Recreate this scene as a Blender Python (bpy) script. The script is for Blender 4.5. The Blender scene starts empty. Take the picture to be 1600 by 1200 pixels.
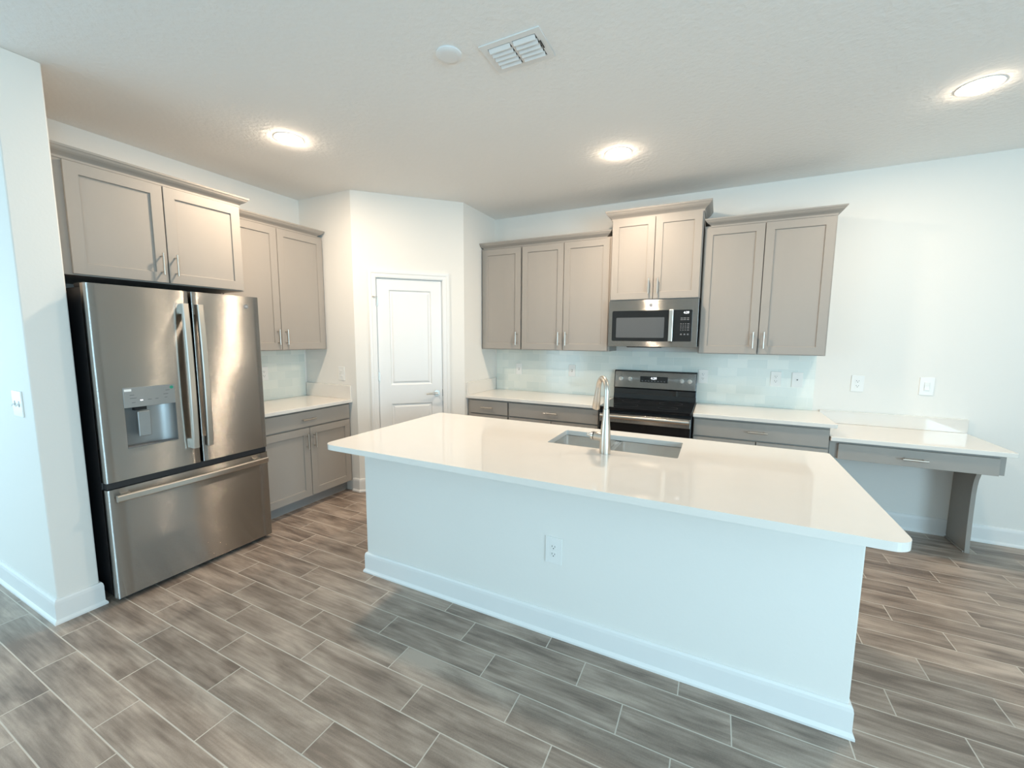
import bpy, bmesh, math, random
from mathutils import Vector, Matrix
random.seed(7)
S = bpy.context.scene
COL = S.collection
PI = math.pi
H = 2.834            # ceiling height
CT = 0.914           # counter height

# ------------------------------------------------------------------ camera, world, light, exposure
cam = bpy.data.cameras.new('camera'); cam.sensor_width = 36.0; cam.lens = 645.136 * 36 / 1600
cam.clip_start = 0.02
camo = bpy.data.objects.new('camera', cam); COL.objects.link(camo)
camo.matrix_world = Matrix(((0.89613449, -0.05560379, 0.44028536, 3.758632),
                            (0.4437358, 0.09786434, -0.89079802, -4.251823),
                            (0.00644351, 0.9936452, 0.112373, 1.516333),
                            (0, 0, 0, 1)))
S.camera = camo
S.view_settings.view_transform = 'Standard'; S.view_settings.look = 'None'
S.view_settings.exposure = -0.58; S.view_settings.gamma = 1.0
S.view_settings.use_curve_mapping = False
S.cycles.use_denoising = True
S.cycles.max_bounces = 10; S.cycles.diffuse_bounces = 6; S.cycles.glossy_bounces = 5
S.cycles.sample_clamp_indirect = 6.0
S.cycles.caustics_reflective = False; S.cycles.caustics_refractive = False
w = bpy.data.worlds.new('world'); S.world = w; w.use_nodes = True
w.node_tree.nodes['Background'].inputs[0].default_value = (0.55, 0.78, 1.0, 1)
w.node_tree.nodes['Background'].inputs[1].default_value = 1.0

WARM = (1.0, 0.80, 0.60)
DAY = (0.53, 0.82, 1.0)
def area(name, loc, aim, sx, sy, power, color, spread=PI, shape='RECTANGLE'):
    l = bpy.data.lights.new(name, 'AREA'); l.shape = shape; l.size = sx
    if shape == 'RECTANGLE': l.size_y = sy
    l.energy = power; l.color = color; l.spread = spread
    o = bpy.data.objects.new(name, l); COL.objects.link(o); o.location = loc
    o.rotation_euler = (Vector(aim) - Vector(loc)).to_track_quat('-Z', 'Y').to_euler()
    return o
# added lamps for the daylight from behind the camera, set inside invented windows
area('added_rear_daylight', (5.0, -6.42, 1.2), (3.6, 0, 1.1), 2.7, 2.2, 65, DAY)
area('added_left_rear_daylight', (-0.8, -6.2, 1.2), (1.8, -1.5, 1.0), 2.9, 2.2, 112, DAY)
area('added_left_daylight', (-4.15, -5.2, 1.4), (0.5, -4.6, 1.3), 2.2, 1.7, 110, DAY)
area('added_right_daylight', (7.8, -5.3, 1.4), (2.5, -3.6, 1.1), 2.2, 1.7, 260, DAY)

# ------------------------------------------------------------------ materials
MATS = {}
def mat(name, color, rough=0.5, metal=0.0, spec=0.5, noise=None, bump=None, aniso=None, coat=0.0, emit=None):
    m = bpy.data.materials.new(name); m.use_nodes = True; MATS[name] = m
    nt = m.node_tree; b = nt.nodes['Principled BSDF']; L = nt.links
    b.inputs['Base Color'].default_value = (*color, 1); b.inputs['Roughness'].default_value = rough
    b.inputs['Metallic'].default_value = metal; b.inputs['Specular IOR Level'].default_value = spec
    b.inputs['Coat Weight'].default_value = coat
    tc = nt.nodes.new('ShaderNodeTexCoord')
    if noise:                                   # (scale xyz, amount)
        mp = nt.nodes.new('ShaderNodeMapping'); mp.inputs['Scale'].default_value = noise[0]
        L.new(tc.outputs['Object'], mp.inputs['Vector'])
        n = nt.nodes.new('ShaderNodeTexNoise'); n.inputs['Scale'].default_value = 1; n.inputs['Detail'].default_value = 4
        L.new(mp.outputs[0], n.inputs['Vector'])
        r = nt.nodes.new('ShaderNodeMapRange'); r.inputs['To Min'].default_value = 1 - noise[1]; r.inputs['To Max'].default_value = 1 + noise[1]
        L.new(n.outputs['Fac'], r.inputs['Value'])
        hv = nt.nodes.new('ShaderNodeHueSaturation'); hv.inputs['Color'].default_value = (*color, 1)
        L.new(r.outputs[0], hv.inputs['Value']); L.new(hv.outputs[0], b.inputs['Base Color'])
    if bump:                                    # (scale, strength, distance)
        n2 = nt.nodes.new('ShaderNodeTexNoise'); n2.inputs['Scale'].default_value = bump[0]; n2.inputs['Detail'].default_value = 3
        L.new(tc.outputs['Object'], n2.inputs['Vector'])
        bp = nt.nodes.new('ShaderNodeBump'); bp.inputs['Strength'].default_value = bump[1]; bp.inputs['Distance'].default_value = bump[2]
        L.new(n2.outputs['Fac'], bp.inputs['Height']); L.new(bp.outputs[0], b.inputs['Normal'])
    if aniso:                                   # (amount, rotation)
        b.inputs['Anisotropic'].default_value = aniso[0]; b.inputs['Anisotropic Rotation'].default_value = aniso[1]
        t = nt.nodes.new('ShaderNodeTangent'); t.direction_type = 'RADIAL'; t.axis = 'Z'
        L.new(t.outputs[0], b.inputs['Tangent'])
    if emit:
        b.inputs['Emission Color'].default_value = (*emit[0], 1); b.inputs['Emission Strength'].default_value = emit[1]
    return m
wall_m = mat('white_wall_paint', (0.825, 0.80, 0.755), 0.65, spec=0.25, bump=(70, 0.12, 0.003))
ceil_m = mat('textured_ceiling_paint', (0.88, 0.865, 0.84), 0.9, spec=0.1, bump=(38, 0.55, 0.006))
trim_m = mat('white_trim_paint', (0.82, 0.81, 0.79), 0.35, spec=0.4, noise=((3, 3, 3), 0.01))
door_m = mat('white_door_paint', (0.83, 0.83, 0.82), 0.35, spec=0.4, noise=((3, 3, 3), 0.01))
cab_m = mat('grey_cabinet_paint', (0.355, 0.322, 0.288), 0.42, spec=0.4, noise=((6, 6, 2), 0.03))
kick_m = mat('grey_toe_kick', (0.30, 0.29, 0.28), 0.5, noise=((6, 6, 2), 0.03))
dark_m = mat('dark_gap', (0.015, 0.014, 0.013), 0.7, noise=((5, 5, 5), 0.05))
quartz_m = mat('white_quartz', (0.80, 0.755, 0.70), 0.045, spec=0.8, noise=((14, 14, 14), 0.015))
steel_m = mat('brushed_stainless', (0.38, 0.37, 0.352), 0.21, 1.0, noise=((1.5, 1.5, 260), 0.035), aniso=(1.0, 0.25))
def brush(m, spread, wave):
    # horizontal brushing: every point of the sheet tilts a little up or down; the sheet itself is slightly wavy
    nt = m.node_tree; L = nt.links; b = nt.nodes['Principled BSDF']; N = nt.nodes.new
    ge = N('ShaderNodeNewGeometry')
    sc = N('ShaderNodeVectorMath'); sc.operation = 'SCALE'; sc.inputs['Scale'].default_value = 7919.0; L.new(ge.outputs['Position'], sc.inputs[0])
    wn = N('ShaderNodeTexWhiteNoise'); wn.noise_dimensions = '3D'; L.new(sc.outputs[0], wn.inputs['Vector'])
    sp = N('ShaderNodeSeparateColor'); L.new(wn.outputs['Color'], sp.inputs[0])
    a1 = N('ShaderNodeMath'); L.new(sp.outputs[0], a1.inputs[0]); L.new(sp.outputs[1], a1.inputs[1])
    a2 = N('ShaderNodeMath'); L.new(a1.outputs[0], a2.inputs[0]); L.new(sp.outputs[2], a2.inputs[1])
    a3 = N('ShaderNodeMath'); a3.operation = 'MULTIPLY_ADD'; L.new(a2.outputs[0], a3.inputs[0]); a3.inputs[1].default_value = spread; a3.inputs[2].default_value = -1.5 * spread
    mp = N('ShaderNodeMapping'); mp.inputs['Scale'].default_value = (2.0, 2.0, 2.0); L.new(ge.outputs['Position'], mp.inputs[0])
    no = N('ShaderNodeTexNoise'); no.inputs['Scale'].default_value = 1; no.inputs['Detail'].default_value = 1; L.new(mp.outputs[0], no.inputs['Vector'])
    wv = N('ShaderNodeMath'); wv.operation = 'MULTIPLY_ADD'; L.new(no.outputs['Fac'], wv.inputs[0]); wv.inputs[1].default_value = wave; wv.inputs[2].default_value = -0.5 * wave
    cb = N('ShaderNodeCombineXYZ'); L.new(wv.outputs[0], cb.inputs[0]); L.new(wv.outputs[0], cb.inputs[1]); L.new(a3.outputs[0], cb.inputs[2])
    ad = N('ShaderNodeVectorMath'); L.new(ge.outputs['Normal'], ad.inputs[0]); L.new(cb.outputs[0], ad.inputs[1])
    nm = N('ShaderNodeVectorMath'); nm.operation = 'NORMALIZE'; L.new(ad.outputs[0], nm.inputs[0]); L.new(nm.outputs[0], b.inputs['Normal'])
brush(steel_m, 0.50, 0.045)
bowl_m = mat('sink_stainless', (0.80, 0.785, 0.76), 0.26, 1.0, noise=((40, 40, 2), 0.06))
nickel_m = mat('brushed_nickel', (0.64, 0.585, 0.52), 0.30, 1.0, noise=((50, 50, 50), 0.02))
chrome_m = mat('polished_chrome', (0.75, 0.73, 0.70), 0.12, 1.0, noise=((20, 20, 20), 0.01))
knob_m = mat('satin_knob_metal', (0.86, 0.84, 0.79), 0.38, 1.0, noise=((20, 20, 20), 0.01))
case_m = mat('black_fridge_case', (0.018, 0.018, 0.02), 0.5, noise=((20, 20, 20), 0.08))
blackglass_m = mat('black_glass', (0.008, 0.008, 0.009), 0.06, spec=0.6, noise=((4, 4, 4), 0.05))
black_m = mat('black_enamel', (0.012, 0.012, 0.013), 0.25, noise=((10, 10, 10), 0.05))
mesh_m = mat('oven_window_mesh', (0.10, 0.105, 0.11), 0.25, noise=((400, 400, 400), 0.12))
plastic_m = mat('white_plate_plastic', (0.84, 0.83, 0.80), 0.35, noise=((8, 8, 8), 0.01))
slot_m = mat('dark_slot', (0.05, 0.05, 0.05), 0.6, noise=((8, 8, 8), 0.05))
greyplastic_m = mat('grey_dispenser_plastic', (0.33, 0.34, 0.34), 0.32, 0.55, noise=((30, 30, 30), 0.03))
greydark_m = mat('dark_grey_print', (0.16, 0.165, 0.17), 0.5, noise=((30, 30, 30), 0.03))
green_m = mat('green_sticker', (0.02, 0.30, 0.19), 0.5, noise=((30, 30, 30), 0.05))
label_m = mat('white_label', (0.9, 0.9, 0.88), 0.4, noise=((30, 30, 30), 0.02))
led_m = mat('display_digits', (0.9, 0.95, 1.0), 0.4, emit=((0.9, 0.95, 1.0), 3.0))
button_m = mat('keypad_print', (0.16, 0.16, 0.165), 0.5, noise=((30, 30, 30), 0.05))
def lens_mat(power):
    n = 'lit_lamp_lens_%d' % power
    return MATS.get(n) or mat(n, (1, 0.95, 0.88), 0.4, emit=(WARM, power * 7.0))
vent_m = mat('white_vent_enamel', (0.80, 0.80, 0.79), 0.4, noise=((8, 8, 8), 0.01))

def tile_floor_material():
    m = bpy.data.materials.new('wood_look_tile'); m.use_nodes = True; nt = m.node_tree; L = nt.links
    b = nt.nodes['Principled BSDF']
    tc = nt.nodes.new('ShaderNodeTexCoord'); sx = nt.nodes.new('ShaderNodeSeparateXYZ'); L.new(tc.outputs['Object'], sx.inputs[0])
    def M(op, a, c=None, d=None):
        n = nt.nodes.new('ShaderNodeMath'); n.operation = op
        for i, v in enumerate((a, c, d)):
            if v is None: continue
            if isinstance(v, (int, float)): n.inputs[i].default_value = v
            else: L.new(v, n.inputs[i])
        return n.outputs[0]
    W, LN = 0.148, 0.6035
    v = M('DIVIDE', M('ADD', sx.outputs['Y'], 2.497), W)
    row = M('FLOOR', v); fy = M('SUBTRACT', v, row)
    u = M('DIVIDE', M('SUBTRACT', M('SUBTRACT', sx.outputs['X'], 2.080), M('MULTIPLY', M('ADD', row, 1), -LN / 3)), LN)
    # rows nearer the camera step to the right by a third of a tile
    colm = M('FLOOR', u); fx = M('SUBTRACT', u, colm)
    dy = M('MULTIPLY', M('MINIMUM', fy, M('SUBTRACT', 1.0, fy)), W)
    dx = M('MULTIPLY', M('MINIMUM', fx, M('SUBTRACT', 1.0, fx)), LN)
    d = M('MINIMUM', dx, dy)
    mr = nt.nodes.new('ShaderNodeMapRange'); mr.inputs['From Min'].default_value = 0.0016; mr.inputs['From Max'].default_value = 0.0032
    L.new(d, mr.inputs['Value']); tile = mr.outputs[0]      # 0 grout, 1 tile
    cmb = nt.nodes.new('ShaderNodeCombineXYZ'); L.new(row, cmb.inputs[0]); L.new(colm, cmb.inputs[1])
    wn = nt.nodes.new('ShaderNodeTexWhiteNoise'); wn.noise_dimensions = '2D'; L.new(cmb.outputs[0], wn.inputs['Vector'])
    # streaks along each tile, shifted per tile
    off = nt.nodes.new('ShaderNodeVectorMath'); off.operation = 'MULTIPLY_ADD'
    L.new(wn.outputs['Color'], off.inputs[0]); off.inputs[1].default_value = (30, 30, 30); L.new(tc.outputs['Object'], off.inputs[2])
    def noise(scale, det, rough=0.55, dist=0.0):
        mp = nt.nodes.new('ShaderNodeMapping'); mp.inputs['Scale'].default_value = scale; L.new(off.outputs[0], mp.inputs[0])
        n = nt.nodes.new('ShaderNodeTexNoise'); n.inputs['Scale'].default_value = 1; n.inputs['Detail'].default_value = det
        n.inputs['Roughness'].default_value = rough; n.inputs['Distortion'].default_value = dist
        L.new(mp.outputs[0], n.inputs['Vector']); return n.outputs['Fac']
    big = noise((3.2, 12, 1), 3, 0.5, 0.4); streak = noise((3.5, 62, 1), 5, 0.65); grain = noise((220, 260, 1), 2)
    k = M('ADD', M('ADD', M('MULTIPLY', big, 0.56), M('MULTIPLY', streak, 0.34)), M('MULTIPLY', grain, 0.10))
    k = M('ADD', k, M('MULTIPLY', M('SUBTRACT', wn.outputs['Value'], 0.5), 0.07))
    cr = nt.nodes.new('ShaderNodeValToRGB'); e = cr.color_ramp.elements
    e[0].position = 0.37; e[0].color = (0.178, 0.136, 0.110, 1)
    e[1].position = 0.65; e[1].color = (0.50, 0.405, 0.335, 1)
    e2 = e.new(0.50); e2.color = (0.312, 0.247, 0.201, 1)
    L.new(k, cr.inputs[0])
    mx = nt.nodes.new('ShaderNodeMix'); mx.data_type = 'RGBA'; L.new(tile, mx.inputs['Factor'])
    mx.inputs['A'].default_value = (0.58, 0.52, 0.45, 1); L.new(cr.outputs[0], mx.inputs['B'])
    L.new(mx.outputs['Result'], b.inputs['Base Color'])
    rr = nt.nodes.new('ShaderNodeMapRange'); rr.inputs['To Min'].default_value = 0.75; rr.inputs['To Max'].default_value = 0.36
    L.new(tile, rr.inputs['Value']); L.new(rr.outputs[0], b.inputs['Roughness'])
    b.inputs['Specular IOR Level'].default_value = 0.42
    bu = nt.nodes.new('ShaderNodeBump'); bu.inputs['Strength'].default_value = 0.35; bu.inputs['Distance'].default_value = 0.002
    L.new(M('ADD', tile, M('MULTIPLY', streak, 0.15)), bu.inputs['Height']); L.new(bu.outputs[0], b.inputs['Normal'])
    return m
floor_m = tile_floor_material()

def glass_tile_material():
    # 3 x 6 inch pale sea-green glass tiles, running bond; uses a local frame where x runs along the wall and z is up
    m = bpy.data.materials.new('glass_subway_tile'); m.use_nodes = True; nt = m.node_tree; L = nt.links
    b = nt.nodes['Principled BSDF']; tc = nt.nodes.new('ShaderNodeTexCoord')
    sp = nt.nodes.new('ShaderNodeSeparateXYZ'); L.new(tc.outputs['Object'], sp.inputs[0])
    cb = nt.nodes.new('ShaderNodeCombineXYZ'); L.new(sp.outputs['X'], cb.inputs[0]); L.new(sp.outputs['Z'], cb.inputs[1])
    br = nt.nodes.new('ShaderNodeTexBrick'); br.offset = 0.5
    br.inputs['Scale'].default_value = 1; br.inputs['Brick Width'].default_value = 0.1545; br.inputs['Row Height'].default_value = 0.0785
    br.inputs['Mortar Size'].default_value = 0.0011; br.inputs['Mortar Smooth'].default_value = 0.1; br.inputs['Bias'].default_value = 0
    br.inputs['Color1'].default_value = (0.80, 0.825, 0.765, 1); br.inputs['Color2'].default_value = (0.68, 0.73, 0.685, 1)
    br.inputs['Mortar'].default_value = (0.82, 0.84, 0.80, 1)
    L.new(cb.outputs[0], br.inputs['Vector']); L.new(br.outputs['Color'], b.inputs['Base Color'])
    b.inputs['Roughness'].default_value = 0.12; b.inputs['Specular IOR Level'].default_value = 0.6
    bu = nt.nodes.new('ShaderNodeBump'); bu.invert = True; bu.inputs['Strength'].default_value = 0.4; bu.inputs['Distance'].default_value = 0.001
    L.new(br.outputs['Fac'], bu.inputs['Height']); L.new(bu.outputs[0], b.inputs['Normal'])
    return m
splash_m = glass_tile_material()

# ------------------------------------------------------------------ mesh helpers
def BM(): return bmesh.new()
def box(bm, x0, x1, y0, y1, z0, z1):
    c = [(x0, y0, z0), (x1, y0, z0), (x1, y1, z0), (x0, y1, z0), (x0, y0, z1), (x1, y0, z1), (x1, y1, z1), (x0, y1, z1)]
    v = [bm.verts.new(p) for p in c]
    for f in ((3, 2, 1, 0), (4, 5, 6, 7), (0, 1, 5, 4), (1, 2, 6, 5), (2, 3, 7, 6), (3, 0, 4, 7)): bm.faces.new([v[i] for i in f])
    return bm
def prism(bm, pts, z0, z1):
    a = [bm.verts.new((x, y, z0)) for x, y in pts]; b = [bm.verts.new((x, y, z1)) for x, y in pts]
    n = len(pts); bm.faces.new(a[::-1]); bm.faces.new(b)
    for i in range(n): bm.faces.new((a[i], a[(i + 1) % n], b[(i + 1) % n], b[i]))
    return bm
def prism_ax(bm, pts, t0, t1, ax):
    """prism of a 2-D outline extruded along axis ax ('x': pts=(y,z); 'y': pts=(x,z))"""
    mk = {'x': lambda p, t: (t, p[0], p[1]), 'y': lambda p, t: (p[0], t, p[1]), 'z': lambda p, t: (p[0], p[1], t)}[ax]
    a = [bm.verts.new(mk(p, t0)) for p in pts]; b = [bm.verts.new(mk(p, t1)) for p in pts]
    n = len(pts); bm.faces.new(a); bm.faces.new(b[::-1])
    for i in range(n): bm.faces.new((a[(i + 1) % n], a[i], b[i], b[(i + 1) % n]))
    return bm
def tube(bm, path, radii, seg=16, cap=True):
    path = [Vector(p) for p in path]; n = len(path)
    if isinstance(radii, (int, float)): radii = [radii] * n
    t0 = (path[1] - path[0]).normalized()
    up = Vector((0, 0, 1)) if abs(t0.z) < 0.9 else Vector((1, 0, 0))
    nx = t0.cross(up).normalized(); rings = []
    for i in range(n):
        t = (path[min(i + 1, n - 1)] - path[max(i - 1, 0)]).normalized()
        nx = (nx - t * nx.dot(t)).normalized(); ny = t.cross(nx)
        rings.append([bm.verts.new(path[i] + (nx * math.cos(2 * PI * k / seg) + ny * math.sin(2 * PI * k / seg)) * radii[i]) for k in range(seg)])
    for a, b in zip(rings, rings[1:]):
        for k in range(seg): bm.faces.new((a[k], a[(k + 1) % seg], b[(k + 1) % seg], b[k]))
    if cap: bm.faces.new(rings[0][::-1]); bm.faces.new(rings[-1])
    return bm
def cyl(bm, p0, p1, r0, r1=None, seg=24): return tube(bm, [p0, p1], [r0, r0 if r1 is None else r1], seg)
def sweep(bm, path, prof, closed=True):
    """sweep profile [(out, z)] along a plan path; 'out' is to the right of travel; mitred corners"""
    P = [Vector((x, y)) for x, y in path]; n = len(P); rings = []
    nr = [Vector(((b - a).y, -(b - a).x)).normalized() for a, b in zip(P, P[1:])]
    for i in range(n):
        if i == 0: m = nr[0]
        elif i == n - 1: m = nr[-1]
        else:
            m = nr[i - 1] + nr[i]; m = m / m.dot(nr[i])
        rings.append([bm.verts.new((P[i].x + m.x * o, P[i].y + m.y * o, z)) for o, z in prof])
    k = len(prof)
    for a, b in zip(rings, rings[1:]):
        for j in range(k if closed else k - 1): bm.faces.new((a[j], a[(j + 1) % k], b[(j + 1) % k], b[j]))
    bm.faces.new(rings[0]); bm.faces.new(rings[-1][::-1])
    return bm
def framed(bm, x0, x1, z0, z1, yf, yb, panels, rings):
    """slab facing -y with recessed panels stacked vertically: panels [(x0,x1,z0,z1)], rings [(inset, depth)]"""
    q = lambda a, b, c, d: bm.faces.new([bm.verts.new(p) for p in (a, b, c, d)])
    X0, X1 = panels[0][0], panels[0][1]
    F = lambda a, b, c, d: q((a, yf, c), (b, yf, c), (b, yf, d), (a, yf, d))
    F(x0, X0, z0, z1); F(X1, x1, z0, z1); zz = z0
    for p in sorted(panels, key=lambda p: p[2]):
        F(X0, X1, zz, p[2]); zz = p[3]
        prev = (p[0], p[1], p[2], p[3], yf)
        for ins, dep in rings:
            c = (p[0] + ins, p[1] - ins, p[2] + ins, p[3] - ins, yf + dep)
            A = [(prev[0], prev[4], prev[2]), (prev[1], prev[4], prev[2]), (prev[1], prev[4], prev[3]), (prev[0], prev[4], prev[3])]
            B = [(c[0], c[4], c[2]), (c[1], c[4], c[2]), (c[1], c[4], c[3]), (c[0], c[4], c[3])]
            for i in range(4): q(A[i], A[(i + 1) % 4], B[(i + 1) % 4], B[i])
            prev = c
        q(*[(prev[0], prev[4], prev[2]), (prev[1], prev[4], prev[2]), (prev[1], prev[4], prev[3]), (prev[0], prev[4], prev[3])])
    F(X0, X1, zz, z1)
    q((x0, yf, z0), (x0, yf, z1), (x0, yb, z1), (x0, yb, z0)); q((x1, yf, z0), (x1, yb, z0), (x1, yb, z1), (x1, yf, z1))
    q((x0, yf, z1), (x1, yf, z1), (x1, yb, z1), (x0, yb, z1)); q((x0, yf, z0), (x0, yb, z0), (x1, yb, z0), (x1, yf, z0))
    q((x0, yb, z0), (x0, yb, z1), (x1, yb, z1), (x1, yb, z0))
    return bm
def rrect(x0, x1, y0, y1, r, seg=6):
    r = [r] * 4 if isinstance(r, (int, float)) else r
    pts = []
    for (cx, cy, a0, rr) in ((x0 + r[0], y0 + r[0], PI, r[0]), (x1 - r[1], y0 + r[1], 1.5 * PI, r[1]), (x1 - r[2], y1 - r[2], 0, r[2]), (x0 + r[3], y1 - r[3], 0.5 * PI, r[3])):
        if rr < 1e-5: pts.append((cx, cy)); continue
        for i in range(seg + 1):
            a = a0 + 0.5 * PI * i / seg; pts.append((cx + rr * math.cos(a), cy + rr * math.sin(a)))
    return pts
def obj(name, bm, m, parent=None, bevel=0, smooth=False, seg=2):
    bmesh.ops.remove_doubles(bm, verts=bm.verts, dist=1e-6)
    bmesh.ops.recalc_face_normals(bm, faces=bm.faces)
    me = bpy.data.meshes.new(name); bm.to_mesh(me); bm.free(); me.materials.append(m)
    if smooth:
        for p in me.polygons: p.use_smooth = True
        try: me.set_sharp_from_angle(angle=math.radians(35))
        except Exception: pass
    o = bpy.data.objects.new(name, me); COL.objects.link(o)
    if parent: o.parent = parent
    if bevel:
        b = o.modifiers.new('bevel', 'BEVEL'); b.width = bevel; b.segments = seg; b.limit_method = 'ANGLE'; b.angle_limit = math.radians(40)
    return o
def tag(o, label, cat, group=None):
    o['label'] = label; o['category'] = cat
    if group: o['group'] = group
    return o
def thing(name, label, cat, loc=(0, 0, 0), rotz=0, group=None):
    o = bpy.data.objects.new(name, None); COL.objects.link(o); o.location = loc; o.rotation_euler = (0, 0, rotz)
    o.empty_display_size = 0.1
    return tag(o, label, cat, group)
def struct(name, bm, m, bevel=0):
    o = obj(name, bm, m, None, bevel); o['kind'] = 'structure'; return o
def text_mesh(name, body, size, m, parent, loc, rot, depth=0.0004):
    cu = bpy.data.curves.new(name, 'FONT'); cu.body = body; cu.size = size; cu.align_x = 'CENTER'; cu.align_y = 'CENTER'; cu.extrude = depth
    t = bpy.data.objects.new(name, cu); COL.objects.link(t)
    dg = bpy.context.evaluated_depsgraph_get(); me = bpy.data.meshes.new_from_object(t.evaluated_get(dg))
    bpy.data.objects.remove(t); me.materials.clear(); me.materials.append(m)
    o = bpy.data.objects.new(name, me); COL.objects.link(o); o.parent = parent; o.location = loc; o.rotation_euler = rot
    return o
RXF = (PI / 2, 0, 0)     # text standing up and facing -y

# ------------------------------------------------------------------ room shell
XL, XR, YB = -4.4, 8.2, -6.8
A1, A2, PY, BX, BY_ = 0.698, 1.436, -1.403, 1.436, -0.661
struct('floor', box(BM(), XL, XR, YB, 0.0, -0.05, 0.0), floor_m)
struct('ceiling', box(BM(), XL, XR, YB, 0.0, H, H + 0.05), ceil_m)
struct('wall_back', box(BM(), -0.12, XR, 0.0, 0.12, 0, H), wall_m)
struct('wall_left', box(BM(), -0.12, 0.0, -3.322, 0.0, 0, H), wall_m)
struct('wall_fridge_side', box(BM(), XL, 0.718, -3.490, -3.322, 0, H), wall_m, 0.006)
b = BM(); ry0, ry1 = -6.5, -4.1
box(b, XR, XR + 0.1, YB, ry0, 0, H); box(b, XR, XR + 0.1, ry1, 0.12, 0, H); box(b, XR, XR + 0.1, ry0, ry1, 0, 0.45); box(b, XR, XR + 0.1, ry0, ry1, 2.35, H)
struct('wall_right', b, wall_m)
b = BM()
for y0, y1 in ((ry0, -5.27), (-5.33, ry1)):
    box(b, XR + 0.03, XR + 0.08, y0, y0 + 0.06, 0.45, 2.35); box(b, XR + 0.03, XR + 0.08, y1 - 0.06, y1, 0.45, 2.35)
    box(b, XR + 0.03, XR + 0.08, y0 + 0.06, y1 - 0.06, 0.45, 0.52); box(b, XR + 0.03, XR + 0.08, y0 + 0.06, y1 - 0.06, 2.28, 2.35)
wn3 = struct('added_window_3', b, trim_m)  # unseen window added with its lamp to bring cool light from the right
b = BM(); wy0, wy1 = -6.4, -4.0
box(b, XL - 0.1, XL, YB, wy0, 0, H); box(b, XL - 0.1, XL, wy1, -3.4, 0, H); box(b, XL - 0.1, XL, wy0, wy1, 0, 0.45); box(b, XL - 0.1, XL, wy0, wy1, 2.35, H)
struct('wall_far_left', b, wall_m)
b = BM(); box(b, XL, -2.4, YB - 0.12, YB, 0, H); box(b, -2.4, 0.8, YB - 0.12, YB, 2.45, H); box(b, 0.8, 3.3, YB - 0.12, YB, 0, H); box(b, 6.5, XR, YB - 0.12, YB, 0, H); box(b, 3.3, 6.5, YB - 0.12, YB, 2.45, H)
struct('wall_rear', b, wall_m)
# unseen sliding glass doors, invented behind the camera to account for the daylight
glass_m = bpy.data.materials.new('window_glass'); glass_m.use_nodes = True
g = glass_m.node_tree.nodes['Principled BSDF']; g.inputs['Transmission Weight'].default_value = 1; g.inputs['Roughness'].default_value = 0; g.inputs['IOR'].default_value = 1.05
for nm, gx in (('added_window_1', 3.3), ('added_window_4', -2.4)):
    b = BM()
    for x0, x1 in ((gx, gx + 1.64), (gx + 1.56, gx + 3.2)):
        box(b, x0, x0 + 0.07, YB - 0.09, YB - 0.04, 0.0, 2.45); box(b, x1 - 0.07, x1, YB - 0.09, YB - 0.04, 0, 2.45)
        box(b, x0 + 0.07, x1 - 0.07, YB - 0.09, YB - 0.04, 0, 0.09); box(b, x0 + 0.07, x1 - 0.07, YB - 0.09, YB - 0.04, 2.37, 2.45)
    wn = struct(nm, b, trim_m)
    obj('pane', box(BM(), gx + 0.06, gx + 3.14, YB - 0.07, YB - 0.06, 0.08, 2.38), glass_m, wn)
b = BM()
for y0, y1 in ((wy0, -5.17), (-5.23, wy1)):
    box(b, XL - 0.08, XL - 0.03, y0, y0 + 0.06, 0.45, 2.35); box(b, XL - 0.08, XL - 0.03, y1 - 0.06, y1, 0.45, 2.35)
    box(b, XL - 0.08, XL - 0.03, y0, y1, 0.45, 0.52); box(b, XL - 0.08, XL - 0.03, y0, y1, 2.28, 2.35)
obj('pane', box(BM(), XR + 0.05, XR + 0.06, ry0 + 0.05, ry1 - 0.05, 0.5, 2.3), glass_m, wn3)
wn = struct('added_window_2', b, trim_m)  # unseen left window, invented to go with its daylight lamp
obj('pane', box(BM(), XL - 0.06, XL - 0.05, wy0 + 0.05, wy1 - 0.05, 0.5, 2.3), glass_m, wn)

# pantry walls in the corner, the middle one at 45 degrees with the door
t = 0.1
prism_b = prism(BM(), [(0.0, PY), (A1, PY), (0.6567, PY + t), (0.0, PY + t)], 0, H); struct('wall_pantry_left', prism_b, wall_m)
struct('wall_pantry_right', prism(BM(), [(BX, BY_), (BX, 0.0), (BX - t, 0.0), (BX - t, -0.6237)], 0, H), wall_m)
PHI = math.atan2(BY_ - PY, BX - A1); DL = math.hypot(BX - A1, BY_ - PY)
D0, D1, DZ = 0.203, 0.822, 2.066           # door leaf edges along the diagonal wall
b = BM(); m_ = t * math.tan(PHI / 2)
prism(b, [(0, 0), (D0 - 0.016, 0), (D0 - 0.016, t), (m_, t)], 0, H)
prism(b, [(D1 + 0.016, 0), (DL, 0), (DL - m_, t), (D1 + 0.016, t)], 0, H)
box(b, D0 - 0.016, D1 + 0.016, 0, t, DZ + 0.016, H)
o = struct('wall_pantry_diagonal', b, wall_m); o.location = (A1, PY, 0); o.rotation_euler = (0, 0, PHI)

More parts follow.
